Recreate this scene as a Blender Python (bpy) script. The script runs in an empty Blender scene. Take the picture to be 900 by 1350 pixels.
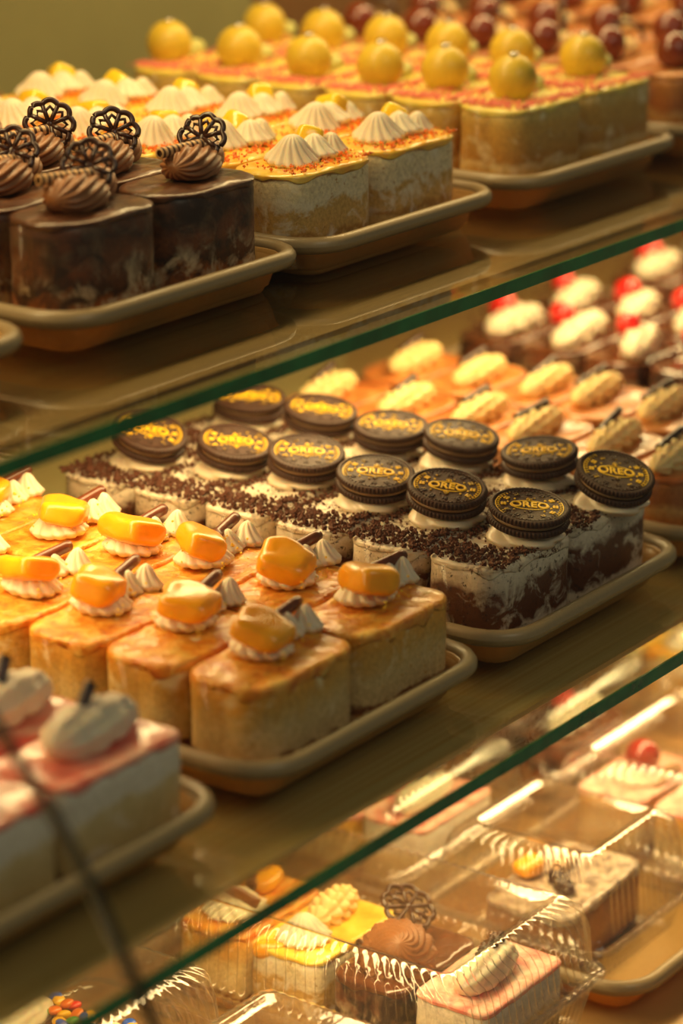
import bpy, math, random
from math import sin, cos, pi, radians as R
from mathutils import Vector, Matrix, Euler, noise
random.seed(7)
COL = bpy.context.scene.collection
TAU = 2*pi

# ------------------------------------------------------------------ colours and node helpers
def lin(c):
    return tuple((v/12.92 if v <= .04045 else ((v+.055)/1.055)**2.4) for v in c[:3])+(1.,)
def rgb(r, g, b): return lin((r/255, g/255, b/255))

class NT:
    def __init__(s, name):
        s.m = bpy.data.materials.new(name); s.m.use_nodes = True
        s.t = s.m.node_tree; s.t.nodes.clear()
        s.out = s.n('ShaderNodeOutputMaterial')
        s.coord = None
    def n(s, kind, **kw):
        nd = s.t.nodes.new(kind)
        for k, v in kw.items(): setattr(nd, k, v)
        return nd
    def l(s, a, b): s.t.links.new(a, b)
    def vec(s):
        if s.coord is None:
            tc = s.n('ShaderNodeTexCoord'); oi = s.n('ShaderNodeObjectInfo')
            mu = s.n('ShaderNodeMath', operation='MULTIPLY'); mu.inputs[1].default_value = 3.7
            s.l(oi.outputs['Random'], mu.inputs[0])
            ad = s.n('ShaderNodeVectorMath', operation='ADD')
            s.l(tc.outputs['Object'], ad.inputs[0]); s.l(mu.outputs[0], ad.inputs[1])
            s.coord = ad.outputs[0]; s.obj = tc.outputs['Object']
        return s.coord
    def noise(s, scale, detail=4, rough=.6, dist=0):
        nd = s.n('ShaderNodeTexNoise'); s.l(s.vec(), nd.inputs['Vector'])
        nd.inputs['Scale'].default_value = scale; nd.inputs['Detail'].default_value = detail
        nd.inputs['Roughness'].default_value = rough; nd.inputs['Distortion'].default_value = dist
        return nd.outputs['Fac']
    def ramp(s, fac, stops, interp='LINEAR'):
        nd = s.n('ShaderNodeValToRGB'); nd.color_ramp.interpolation = interp
        el = nd.color_ramp.elements
        while len(el) < len(stops): el.new(.5)
        for e, (p, c) in zip(el, stops): e.position = p; e.color = c if len(c) == 4 else c+(1,)
        s.l(fac, nd.inputs[0]); return nd.outputs['Color']
    def mix(s, fac, a, b, blend='MIX'):
        nd = s.n('ShaderNodeMix', data_type='RGBA', blend_type=blend)
        for i, v in ((0, fac), (6, a), (7, b)):
            if isinstance(v, (float, int, tuple)): nd.inputs[i].default_value = v
            else: s.l(v, nd.inputs[i])
        return nd.outputs[2]
    def math(s, op, a, b=0., c=0.):
        nd = s.n('ShaderNodeMath', operation=op)
        for i, v in enumerate((a, b, c)):
            if isinstance(v, (float, int)): nd.inputs[i].default_value = v
            else: s.l(v, nd.inputs[i])
        return nd.outputs[0]
    def bump(s, h, strength=.4, dist=.001):
        nd = s.n('ShaderNodeBump'); nd.inputs['Strength'].default_value = strength; nd.inputs['Distance'].default_value = dist
        s.l(h, nd.inputs['Height']); return nd.outputs[0]
    def bsdf(s, color, rough=.5, metallic=0, coat=0, sss=0, sssr=(1, .5, .25), scale=.004, normal=None, spec=.5, link=True, coatr=.1):
        b = s.n('ShaderNodeBsdfPrincipled')
        if isinstance(color, tuple): b.inputs['Base Color'].default_value = color
        else: s.l(color, b.inputs['Base Color'])
        if isinstance(rough, (int, float)): b.inputs['Roughness'].default_value = rough
        else: s.l(rough, b.inputs['Roughness'])
        b.inputs['Metallic'].default_value = metallic
        b.inputs['Coat Weight'].default_value = coat; b.inputs['Coat Roughness'].default_value = coatr
        b.inputs['Specular IOR Level'].default_value = spec
        b.inputs['Subsurface Weight'].default_value = sss; b.inputs['Subsurface Radius'].default_value = sssr; b.inputs['Subsurface Scale'].default_value = scale
        if normal is not None: s.l(normal, b.inputs['Normal'])
        if link: s.l(b.outputs[0], s.out.inputs[0])
        return b.outputs[0]

def plain(name, c, rough=.5, coat=0, sss=0, scale=.004, var=.15, nscale=150, bump=.2, metallic=0, sssr=(1, .5, .25), spec=.5):
    t = NT(name); n = t.noise(nscale)
    dark = tuple(v*(1-var) for v in c[:3])+(1,); lite = tuple(min(1, v*(1+var)) for v in c[:3])+(1,)
    col = t.ramp(n, [(.3, dark), (.7, lite)])
    t.bsdf(col, rough, metallic, coat, sss, sssr, scale, t.bump(n, bump, .0008), spec)
    return t.m

def layered(name, h, stops, crumb=.25, smear=None, smear_at=.55, smear2=None, coat=.5, warp=.004, pores=None, low=None):
    """cut side of a cake: horizontal layers with wavy borders, sponge pores and cream dragged across by the knife"""
    t = NT(name); t.vec()
    sx = t.n('ShaderNodeSeparateXYZ'); t.l(t.obj, sx.inputs[0])
    w = t.math('MULTIPLY', t.math('SUBTRACT', t.noise(55, 3), .5), warp*4)
    z = t.math('DIVIDE', t.math('ADD', sx.outputs[2], w), h)
    col = t.ramp(z, stops)
    fine = t.noise(420, 5, .7)
    col = t.mix(crumb, col, t.ramp(fine, [(.35, (.25, .2, .14, 1)), (.62, (1, 1, 1, 1))]), 'MULTIPLY')
    if pores:
        pm = t.ramp(t.noise(pores[1], 6, .75), [(pores[2], (0, 0, 0, 1)), (pores[2]+.05, (1, 1, 1, 1))])
        col = t.mix(pm, col, pores[0])
    if smear:
        m = t.ramp(t.noise(70, 5, .62, .6), [(smear_at-.05, (0, 0, 0, 1)), (smear_at+.09, (1, 1, 1, 1))])
        if low: m = t.mix(1., m, t.ramp(z, [(low, (1, 1, 1, 1)), (low+.25, (.12, .12, .12, 1))]), 'MULTIPLY')
        col = t.mix(m, col, smear)
    if smear2:
        m = t.ramp(t.noise(38, 6, .6, 1.2), [(.5, (0, 0, 0, 1)), (.62, (1, 1, 1, 1))])
        col = t.mix(m, col, smear2)
    t.bsdf(col, .6, 0, coat, .15, (1, .5, .2), .003, t.bump(fine, .5, .001), coatr=.25)
    return t.m

def clear_film(name, tint=(1, 1, 1), base=.04, edge=.7, power=3, rough=.04, bump=0, glossc=(1, 1, 1)):
    t = NT(name); lw = t.n('ShaderNodeLayerWeight'); lw.inputs[0].default_value = .5
    f = t.math('ADD', t.math('MULTIPLY', t.math('POWER', lw.outputs['Facing'], power), edge), base)
    tr = t.n('ShaderNodeBsdfTransparent'); tr.inputs[0].default_value = tint+(1,)
    gl = t.n('ShaderNodeBsdfGlossy'); gl.inputs['Roughness'].default_value = rough; gl.inputs[0].default_value = glossc+(1,)
    if bump:
        b = t.bump(t.noise(bump, 3), .35, .002); t.l(b, gl.inputs['Normal'])
    mx = t.n('ShaderNodeMixShader'); t.l(f, mx.inputs[0]); t.l(tr.outputs[0], mx.inputs[1]); t.l(gl.outputs[0], mx.inputs[2])
    t.l(mx.outputs[0], t.out.inputs[0]); return t.m

CREAM = (1, .8, .5)
M = {}
M['white_cream'] = plain('white_cream', rgb(232, 220, 194), .45, 0, .35, .006, .04, 200, .15)
M['oreo_cream'] = plain('soft_cream', rgb(216, 198, 172), .4, .2, .35, .006, .03, 120, .1)
M['butter_cream'] = plain('butter_cream', rgb(238, 210, 146), .45, 0, .35, .006, .05, 200, .15)
M['cocoa_cream'] = plain('cocoa_cream', rgb(150, 98, 58), .42, .1, .2, .004, .1, 160, .15)
M['green_cream'] = plain('pistachio_cream', rgb(206, 205, 120), .5, 0, .3, .005, .1, 200, .3)
M['mango'] = plain('mango_jelly', rgb(252, 172, 26), .3, .3, .45, .008, .12, 90, .25, sssr=(1, .7, .1))
M['lemon_jelly'] = plain('lemon_jelly', rgb(250, 205, 50), .2, .6, .5, .01, .1, 60, .1, sssr=(1, .8, .1))
M['choc'] = plain('dark_chocolate', rgb(58, 28, 16), .32, .3, 0, .004, .2, 220, .2)
M['choc_milk'] = plain('milk_chocolate', rgb(112, 56, 30), .35, .3, 0, .004, .2, 220, .2)
M['choc_glaze'] = plain('chocolate_glaze', rgb(98, 56, 32), .2, .8, 0, .004, .35, 40, .35)
M['cookie'] = plain('cocoa_cookie', rgb(64, 37, 23), .6, .05, 0, .004, .25, 500, .5)
M['cookie_fill'] = plain('cookie_filling', rgb(150, 122, 92), .5, 0, .2, .004, .05)
M['crumb'] = plain('cocoa_crumb', rgb(88, 46, 24), .8, 0, 0, .004, .35, 500, .5)
M['pink_crumb'] = plain('pink_crumb', rgb(236, 128, 112), .6, 0, .2, .003, .2, 500, .4)
M['orange_crumb'] = plain('orange_crumb', rgb(240, 120, 40), .5, .1, .3, .003, .25, 400, .4)
M['yellow_crumb'] = plain('yellow_crumb', rgb(250, 205, 50), .5, .1, .3, .003, .2, 400, .4)
M['yellow_ball'] = plain('yellow_shell', rgb(214, 182, 54), .45, .15, .15, .008, .08, 90, .25, sssr=(1, .7, .1))
M['choc_ball'] = plain('brown_shell', rgb(120, 50, 22), .2, .6, 0, .004, .15)
M['silver'] = plain('silver_leaf', rgb(225, 222, 215), .25, 0, 0, .004, .1, 300, .6, metallic=1)
M['straw'] = plain('strawberry', rgb(224, 38, 34), .2, .7, .4, .005, .15, 300, .4, sssr=(1, .2, .15))
M['cherry'] = plain('cherry', rgb(170, 16, 24), .12, 1, .2, .005, .1, 60, .05, sssr=(1, .1, .1))
M['tray_floor'] = None

def glaze(name, c1, c2, c3, rough=.3, coat=.4, sc=45, bumpd=.0016, bs=.5):
    t = NT(name); n = t.noise(sc, 4, .55, .4); n2 = t.noise(260, 3)
    col = t.ramp(n, [(.3, c1), (.5, c2), (.72, c3)])
    h = t.math('ADD', n, t.math('MULTIPLY', n2, .25))
    t.bsdf(col, rough, 0, coat, .3, (1, .55, .15), .006, t.bump(h, bs, bumpd)); return t.m
M['orange_glaze'] = glaze('orange_glaze', rgb(204, 104, 20), rgb(234, 156, 44), rgb(248, 200, 98), .4, .2, 110, .003, 1.)
M['yellow_glaze'] = glaze('yellow_glaze', rgb(240, 170, 40), rgb(252, 206, 74), rgb(255, 226, 130))
M['lemon_icing'] = glaze('lemon_icing', rgb(236, 204, 80), rgb(240, 220, 110), rgb(250, 236, 160), .4, .2)
M['pink_glaze'] = glaze('pink_glaze', rgb(222, 84, 72), rgb(240, 140, 120), rgb(252, 200, 176), .3, .5)
M['pink_dust'] = glaze('pink_dusting', rgb(232, 110, 100), rgb(246, 180, 160), rgb(252, 226, 206), .6, .1, 90)
M['caramel_glaze'] = glaze('caramel_glaze', rgb(158, 84, 34), rgb(198, 122, 58), rgb(226, 164, 96), .35, .4)
t = NT('speckled_icing'); n = t.noise(60, 4); c = t.ramp(n, [(.3, rgb(206, 188, 162)), (.7, rgb(240, 228, 206))])
sp = t.ramp(t.noise(420, 4, .7), [(.5, (0, 0, 0, 1)), (.56, (1, 1, 1, 1))]); zone = t.ramp(t.noise(48, 3), [(.42, (0, 0, 0, 1)), (.56, (1, 1, 1, 1))])
t.bsdf(t.mix(t.mix(1., sp, zone, 'MULTIPLY'), c, rgb(92, 50, 28)), .5, 0, .1, .2, normal=t.bump(t.noise(90, 4), .8, .002)); M['cookie_icing'] = t.m
M['cocoa_icing'] = glaze('cocoa_icing', rgb(58, 30, 17), rgb(84, 48, 27), rgb(120, 76, 44), .34, .3, 60)
M['marble_icing'] = glaze('marble_icing', rgb(70, 44, 30), rgb(190, 170, 150), rgb(240, 226, 200), .3, .4, 110)

M['side_orange'] = layered('mango_sponge_side', .049, [(0, rgb(226, 168, 78)), (.08, rgb(206, 140, 56)), (.13, rgb(128, 74, 28)), (.19, rgb(140, 84, 34)), (.24, rgb(236, 208, 148)), (.5, rgb(234, 208, 146)), (.7, rgb(224, 176, 86)), (.9, rgb(236, 166, 48))], .4, rgb(238, 216, 164), .6, None, .2, .005, (rgb(206, 146, 60), 260, .6))
M['side_oreo'] = layered('cocoa_sponge_side', .049, [(0, rgb(60, 32, 18)), (.06, rgb(222, 202, 176)), (.2, rgb(226, 206, 180)), (.26, rgb(96, 48, 20)), (.7, rgb(108, 56, 26)), (.78, rgb(232, 216, 194)), (1, rgb(236, 222, 200))], .3, rgb(226, 212, 190), .55, None, .3, .004, (rgb(52, 26, 14), 330, .56))
M['side_choc'] = layered('chocolate_sponge_side', .056, [(0, rgb(90, 46, 20)), (.1, rgb(186, 112, 48)), (.3, rgb(150, 84, 34)), (.38, rgb(50, 24, 12)), (.6, rgb(126, 66, 28)), (.85, rgb(60, 28, 14)), (1, rgb(110, 60, 34))], .5, rgb(206, 186, 152), .52, rgb(44, 20, 10), .2, .010, None, .38)
M['side_cream'] = layered('vanilla_sponge_side', .051, [(0, rgb(226, 176, 90)), (.25, rgb(232, 196, 124)), (.3, rgb(190, 140, 70)), (.36, rgb(226, 186, 110)), (.62, rgb(222, 178, 98)), (.68, rgb(250, 236, 200)), (1, rgb(250, 230, 180))], .45, rgb(240, 228, 202), .56, None, .25, .005, (rgb(176, 124, 56), 240, .6))
M['side_lemon'] = layered('lemon_sponge_side', .049, [(0, rgb(214, 150, 60)), (.3, rgb(226, 178, 84)), (.40, rgb(246, 222, 160)), (.47, rgb(200, 146, 62)), (.85, rgb(222, 176, 84)), (1, rgb(228, 196, 110))], .45, rgb(240, 224, 180), .6, None, .25, .003, (rgb(190, 130, 50), 260, .6))
M['side_pink'] = layered('strawberry_sponge_side', .049, [(0, rgb(110, 60, 48)), (.12, rgb(150, 110, 60)), (.2, rgb(222, 196, 130)), (.6, rgb(230, 206, 150)), (.68, rgb(244, 232, 212)), (1, rgb(246, 236, 220))], .35, rgb(236, 222, 196), .6, None, .2)
M['side_caramel'] = layered('caramel_sponge_side', .046, [(0, rgb(170, 96, 36)), (.4, rgb(200, 128, 54)), (.5, rgb(226, 180, 110)), (.6, rgb(180, 106, 44)), (1, rgb(204, 138, 70))], .4, None, .5, None, .6)
M['side_dark'] = layered('dark_crusted_side', .04, [(0, rgb(120, 60, 24)), (.35, rgb(206, 140, 60)), (.7, rgb(190, 120, 50)), (1, rgb(90, 50, 28))], .35)

t = NT('striped_wafer'); t.vec(); wv = t.n('ShaderNodeTexWave', bands_direction='X'); t.l(t.obj, wv.inputs[0]); wv.inputs['Scale'].default_value = 85; wv.inputs['Distortion'].default_value = .6
t.bsdf(t.ramp(wv.outputs['Fac'], [(.35, rgb(70, 34, 18)), (.55, rgb(222, 176, 120))]), .45); M['striped'] = t.m
t = NT('gold_banded_cocoa'); t.vec(); n = t.noise(150, 3)  # cocoa with a noisy gold-yellow band across the middle
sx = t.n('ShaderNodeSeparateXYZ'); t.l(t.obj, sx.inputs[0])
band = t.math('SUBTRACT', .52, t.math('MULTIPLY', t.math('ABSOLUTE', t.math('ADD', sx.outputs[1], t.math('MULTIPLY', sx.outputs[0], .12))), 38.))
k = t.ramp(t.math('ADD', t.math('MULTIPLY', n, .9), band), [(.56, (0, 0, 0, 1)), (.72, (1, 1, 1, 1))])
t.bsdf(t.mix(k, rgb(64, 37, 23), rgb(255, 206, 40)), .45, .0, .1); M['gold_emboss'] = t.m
M['rim'] = plain('tray_rim', rgb(158, 136, 100), .4, .1, 0, .004, .06, 500, .15)  # greyer than the tray body: glancing room light put into the rim colour
# warm translucent moulded tray
t = NT('moulded_tray'); n = t.noise(300, 3); a = t.bsdf(t.ramp(n, [(.3, rgb(216, 168, 92)), (.7, rgb(228, 184, 108))]), .38, 0, .3, normal=t.bump(n, .12, .0006), link=False)
tl = t.n('ShaderNodeBsdfTranslucent'); tl.inputs[0].default_value = rgb(238, 180, 92)
mx = t.n('ShaderNodeMixShader'); mx.inputs[0].default_value = .35; t.l(a, mx.inputs[1]); t.l(tl.outputs[0], mx.inputs[2]); t.l(mx.outputs[0], t.out.inputs[0]); M['tray'] = t.m
M['film'] = clear_film('clear_wrap', (.99, .98, .965), .012, .14, 3, .18, 120)

def milky(name, amt, **k):
    m = clear_film(name, **k); nt = m.node_tree; out = [n for n in nt.nodes if n.type == 'OUTPUT_MATERIAL'][0]; src = out.inputs[0].links[0].from_socket
    d = nt.nodes.new('ShaderNodeBsdfDiffuse'); d.inputs[0].default_value = (.95, .9, .8, 1); tl = nt.nodes.new('ShaderNodeBsdfTranslucent'); tl.inputs[0].default_value = (.95, .9, .8, 1)
    a = nt.nodes.new('ShaderNodeMixShader'); nt.links.new(d.outputs[0], a.inputs[1]); nt.links.new(tl.outputs[0], a.inputs[2])
    b = nt.nodes.new('ShaderNodeMixShader'); b.inputs[0].default_value = amt; nt.links.new(src, b.inputs[1]); nt.links.new(a.outputs[0], b.inputs[2]); nt.links.new(b.outputs[0], out.inputs[0]); return m
M['glass'] = clear_film('shelf_glass', (.93, .96, .92), .05, .85, 4.2, .01)
M['clamshell'] = milky('clear_container_plastic', .022, tint=(.96, .95, .93), base=.055, edge=.85, power=2.2, rough=.12, bump=60)
M['pane'] = clear_film('front_pane_glass', (.97, .985, .97), .015, .3, 4, .01)
M['glass_edge'] = plain('green_glass_edge', rgb(16, 110, 58), .15, .4, 0, .004, .35, 30, .05)
M['pane_edge'] = plain('dark_glass_edge', rgb(14, 24, 13), .3, .3, 0, .004, .2, 30, .05)
for key, ca, cb in (('panel', (150, 114, 66), (180, 140, 86)), ('panel_pale', (236, 186, 112), (250, 212, 142))):  # panel_pale: lighter copy, reflected light on the middle shelf put into its colour
  t = NT('bronze_shelf_metal'); t.vec(); mp = t.n('ShaderNodeMapping'); t.l(t.coord, mp.inputs[0]); mp.inputs['Scale'].default_value = (2, 260, 10)
  nn = t.n('ShaderNodeTexNoise'); t.l(mp.outputs[0], nn.inputs[0]); nn.inputs['Scale'].default_value = 1.5
  t.bsdf(t.ramp(nn.outputs['Fac'], [(.35, rgb(*ca)), (.65, rgb(*cb))]), .42, .2, normal=t.bump(nn.outputs['Fac'], .1, .0005)); M[key] = t.m
M['olive'] = plain('olive_back_panel', rgb(140, 136, 92), .6, 0, 0, .004, .12, 6, .05)
M['greygreen'] = plain('grey_green_panel', rgb(168, 172, 130), .6, 0, 0, .004, .1, 6, .05)
M['brownwall'] = plain('brown_wood_panel', rgb(120, 84, 46), .55, 0, 0, .004, .2, 8, .1)
M['floor'] = plain('pale_base', rgb(176, 138, 84), .45, .2, 0, .004, .15, 12, .05)

# ------------------------------------------------------------------ mesh helpers
class MB:
    def __init__(s): s.v = []; s.f = []
    def add(s, v, f, mat=None):
        o = len(s.v)
        s.v += [tuple(mat @ Vector(p)) if mat else tuple(p) for p in v]
        s.f += [tuple(i+o for i in q) for q in f]; return s
    def mesh(s, name, m, smooth=True):
        me = bpy.data.meshes.new(name); me.from_pydata(s.v, [], s.f); me.materials.append(m)
        if smooth: me.polygons.foreach_set('use_smooth', [True]*len(me.polygons))
        me.update(); return me
    def obj(s, name, m, parent=None, loc=(0, 0, 0), rot=(0, 0, 0), smooth=True, sharp=None):
        me = s.mesh(name, m, smooth)
        if sharp: me.set_sharp_from_angle(angle=R(sharp))
        o = bpy.data.objects.new(name, me); COL.objects.link(o); o.parent = parent
        o.location = loc; o.rotation_euler = rot; return o

def loft(rings, cap0=True, cap1=True):
    n = len(rings[0]); v = [p for r in rings for p in r]; f = []
    for i in range(len(rings)-1):
        for j in range(n):
            k = (j+1) % n; f.append((i*n+j, i*n+k, (i+1)*n+k, (i+1)*n+j))
    if cap0: f.append(tuple(range(n-1, -1, -1)))
    if cap1: b = (len(rings)-1)*n; f.append(tuple(range(b, b+n)))
    return v, f

def rrect(w, d, r, n=64):
    """n points evenly along a rounded rectangle, with outward normals"""
    hw, hd = w/2-r, d/2-r
    segs = [('l', (w/2, -hd), (0, 1), 2*hd), ('a', (hw, hd), 0), ('l', (hw, d/2), (-1, 0), 2*hw), ('a', (-hw, hd), pi/2),
            ('l', (-w/2, hd), (0, -1), 2*hd), ('a', (-hw, -hd), pi), ('l', (-hw, -d/2), (1, 0), 2*hw), ('a', (hw, -hd), 1.5*pi)]
    L = [s[3] if s[0] == 'l' else r*pi/2 for s in segs]; T = sum(L); out = []
    for i in range(n):
        q = T*i/n
        for s, l in zip(segs, L):
            if q <= l+1e-9: break
            q -= l
        if s[0] == 'l':
            p = (s[1][0]+s[2][0]*q, s[1][1]+s[2][1]*q); nn = (s[2][1], -s[2][0])
        else:
            a = s[2]+q/r; p = (s[1][0]+r*cos(a), s[1][1]+r*sin(a)); nn = (cos(a), sin(a))
        out.append((p, nn))
    return out

def box(w, d, h, c=(0, 0, 0)):
    x, y, z = w/2, d/2, h/2
    v = [(c[0]+a*x, c[1]+b*y, c[2]+e*z) for a in (-1, 1) for b in (-1, 1) for e in (-1, 1)]
    return v, [(0, 1, 3, 2), (4, 6, 7, 5), (0, 4, 5, 1), (2, 3, 7, 6), (0, 2, 6, 4), (1, 5, 7, 3)]

def nz(x, y, z, s=40, seed=0): return noise.noise(Vector((x*s+seed, y*s-seed*1.7, z*s+seed*.6)))

def body_mesh(w, d, h, r, amp=.0007, seed=0, n=72, dome=.0, taper=0.):
    base = rrect(w, d, r, n); rings = []
    for i in range(13):
        t = i/12; z = h*t; e = -.0015*(max(0, t-.92)/.08)**2-(.001 if i == 0 else 0)
        ring = []
        for (p, q) in base:
            o = amp*(nz(p[0], p[1], z, 60, seed)+.5*nz(p[0], p[1], z, 200, seed))+e
            ring.append((p[0]*(1-taper*t)+q[0]*o, p[1]*(1-taper*t)+q[1]*o, z))
        rings.append(ring)
    for k in (.97, .9, .78, .6, .4, .2, .05):
        rings.append([(x*k, y*k, h+.0005+dome*(1-k*k)+amp*nz(x*k, y*k, h, 80, seed)) for (x, y, z) in rings[12]])
    return loft(rings)

def icing_mesh(w, d, h, r, t=.003, drip=.004, over=.0008, seed=1, n=96, amp=.0008, wrink=60):
    """layer that caps a slice: uneven lower lip, rounded shoulder, wavy top"""
    base = rrect(w, d, r, n); rings = []
    low = [drip*max(.1, .55+1.1*nz(p[0], p[1], 0, 90, seed)) for p, q in base]
    for k in range(7):
        u = k/6; ring = []
        for (p, q), dr in zip(base, low):
            z = h-dr*(1-u)+t*u*(.7 if k < 6 else .9); o = over*(1 if 0 < k < 5 else (.2 if k == 0 else -.4))+.0004*nz(p[0], p[1], z, 150, seed)
            if k == 6: o = -.0018
            ring.append((p[0]+q[0]*o, p[1]+q[1]*o, z))
        rings.append(ring)
    last = rings[-1]
    for kk in (.93, .84, .72, .6, .46, .32, .18, .06):
        rings.append([(x*kk, y*kk, h+t+amp*(nz(x*kk, y*kk, 0, wrink, seed)+.5*nz(x*kk, y*kk, 0, 170, seed))) for x, y, z in last])
    return loft(rings)

def kiss(Rr, H, n=9, tw=.5, a=.16, seg=8, lean=0., trunc=1., fl=.8):
    rings = []; N = n*seg
    for i in range(17):
        t = i/16*trunc
        pr = (.86+.14*sin(min(1, t/.2)*pi/2)) if t < .2 else (1-(t-.2)/.8)**fl*(1-.12*sin((t-.2)/.8*pi))
        pr = max(pr, .015)
        rings.append([(Rr*pr*(1-a+a*abs(sin(n*(th+tw*TAU*t)/2)))*cos(th)+lean*t*t*H, Rr*pr*(1-a+a*abs(sin(n*(th+tw*TAU*t)/2)))*sin(th), H*t) for th in [TAU*j/N for j in range(N)]])
    return loft(rings)

def piped(L, Rr, n=10, tw=.6, a=.12, waves=0, wa=.2, flat=.75, tail=.5, bend=0., nu=40, seg=6):
    rings = []; N = n*seg
    for i in range(nu+1):
        u = i/nu; c = 2*u-1; p = max(.04, (1-abs(c)**2.6))**.5
        p *= 1-tail*u*.5
        if waves: p *= 1-wa*(1-abs(sin(waves*pi*u)))
        ring = []
        for j in range(N):
            th = TAU*j/N; q = Rr*p*(1-a+a*abs(sin((n*th+tw*TAU*u*n)/2)))
            z = q*sin(th)*flat; z = max(z, -Rr*.45)
            ring.append((c*L/2, q*cos(th)+bend*c*c, z+Rr*.42))
        rings.append(ring)
    return loft(rings)

def blob(sx, sy, sz, e=.7, amp=.06, s=60, seed=0, nu=14, nv=24):
    sp = lambda v, k: math.copysign(abs(v)**k, v)
    rings = []
    for i in range(1, nu):
        ph = -pi/2+pi*i/nu; ring = []
        for j in range(nv):
            th = TAU*j/nv
            p = (sx*sp(cos(ph), e)*sp(cos(th), e), sy*sp(cos(ph), e)*sp(sin(th), e), sz*sp(sin(ph), e))
            k = 1+amp*nz(*p, s, seed)*2; ring.append(tuple(c*k for c in p))
        rings.append(ring)
    return loft(rings)

def tube(pts, r, n=8, closed=False, cap=True):
    P = [Vector(p) for p in pts]; m = len(P); rings = []
    up = Vector((0, 0, 1))
    for i in range(m):
        a = P[(i-1) % m] if (closed or i) else P[0]; b = P[(i+1) % m] if (closed or i < m-1) else P[-1]
        t = (b-a).normalized(); u = up if abs(t.dot(up)) < .95 else Vector((1, 0, 0))
        s = t.cross(u).normalized(); w = s.cross(t)
        rr = r[i] if isinstance(r, (list, tuple)) else r
        rings.append([tuple(P[i]+s*rr*cos(TAU*j/n)+w*rr*sin(TAU*j/n)) for j in range(n)])
    if closed: rings.append(rings[0]); return loft(rings, False, False)
    return loft(rings, cap, cap)

def scroll(L, r0=.0022, r1=.0046, turns=1.7, th=.0007, n=34, nl=8, seed=0):
    """a curled chocolate stick: a thin sheet rolled up"""
    v = []; f = []; prof = []
    for i in range(n): u = i/(n-1); a = TAU*turns*u; r = r0+(r1-r0)*u; prof.append((r*cos(a), r*sin(a)))
    for i in range(n-1, -1, -1): u = i/(n-1); a = TAU*turns*u; r = r0+(r1-r0)*u-th; prof.append((r*cos(a), r*sin(a)))
    rings = []
    for k in range(nl+1):
        x = -L/2+L*k/nl
        rings.append([(x+(.001*nz(y, z, k, 300, seed) if k in (0, nl) else 0), y*(1+.06*nz(x, y, z, 200, seed)), z) for y, z in prof])
    v, f = loft(rings, False, False); m = len(prof)
    for b in (0, nl*m):
        for i in range(n-1): f.append((b+i, b+i+1, b+m-2-i, b+m-1-i))
    return v, f

def cyl_tube(L, ro, ri, n=20):
    c = lambda x, r: [(x, r*cos(TAU*j/n), r*sin(TAU*j/n)) for j in range(n)]
    return loft([c(-L/2, ri), c(-L/2, ro), c(-L/4, ro*1.02), c(L/4, ro*.98), c(L/2, ro), c(L/2, ri), c(-L/2, ri)], False, False)

def crumbs(cnt, w, d, z, size=(.0006, .0018), where=None, seed=3, flat=.8, hgt=.001):
    rn = random.Random(seed); mb = MB(); k = 0
    while k < cnt:
        x = rn.uniform(-w/2, w/2); y = rn.uniform(-d/2, d/2)
        if where and rn.random() > where(x, y): continue
        s = rn.uniform(*size); s = s*(1.5 if rn.random() < .08 else 1); k += 1
        e = Euler((rn.uniform(0, 6), rn.uniform(0, 6), rn.uniform(0, 6))).to_matrix()
        v = [e @ Vector((a*s*rn.uniform(.6, 1.2), b*s*rn.uniform(.6, 1.2), c*s*flat*rn.uniform(.6, 1.2))) for a, b, c in ((1, 0, 0), (-1, 0, 0), (0, 1, 0), (0, -1, 0), (0, 0, 1), (0, 0, -1))]
        zz = z + rn.uniform(0, hgt)
        mb.add([(p.x+x, p.y+y, p.z+zz) for p in v], [(0, 2, 4), (2, 1, 4), (1, 3, 4), (3, 0, 4), (2, 0, 5), (1, 2, 5), (3, 1, 5), (0, 3, 5)])
    return mb

# ------------------------------------------------------------------ things
def thing(name, label, cat, loc=(0, 0, 0), rz=0, group=None):
    o = bpy.data.objects.new(name, None); COL.objects.link(o); o.empty_display_size = .02
    o.location = loc; o.rotation_euler = (0, 0, rz); o['label'] = label; o['category'] = cat
    if group: o['group'] = group
    return o
def struct(o): o['kind'] = 'structure'; return o
def tagm(o, label, cat, group=None):
    o['label'] = label; o['category'] = cat
    if group: o['group'] = group
    return o
def copy_tree(o, parent=None):
    c = o.copy(); COL.objects.link(c); c.parent = parent
    for ch in o.children: copy_tree(ch, c)
    return c

W, D = .0832, .0488

def wrap(root, w, d, h, r):
    rings = []; base = rrect(w+.0016, d+.0016, r, 72)
    for k in range(6):
        z = .0005+(h)*k/5
        rings.append([(p[0]+q[0]*.0005*nz(p[0], p[1], z, 70, 9), p[1]+q[1]*.0005*nz(p[0], p[1], z, 70, 9), z) for p, q in base])
    v, f = loft(rings, False, False); mb = MB().add(v, f)
    v, f = box(.0003, d*.4, h*.96, (-w/2-.0013, d*.12, h*.48)); mb.add(v, f)
    mb.obj('plastic_wrap', M['film'], root)

def slice_base(name, label, side, icing, h, r=.013, w=W, d=D, seed=0, film=True, it=.003, drip=.004, over=.0001, amp=.0008, dome=0):
    it *= .75; drip *= .7; amp *= 1.5
    root = thing(name, label, 'cake slice'); r = r*1.35
    MB().add(*body_mesh(w, d, h, r, seed=seed)).obj('sponge', M[side], root)
    MB().add(*icing_mesh(w, d, h, r, it, drip, over, seed+3, amp=amp)).obj('icing', M[icing], root)
    if film: wrap(root, w, d, h+.002, r)
    return root
def put(root, name, mat, vf, loc, rot=(0, 0, 0), sharp=None):
    return MB().add(*vf).obj(name, M[mat], root, loc, rot, sharp=sharp)

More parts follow.
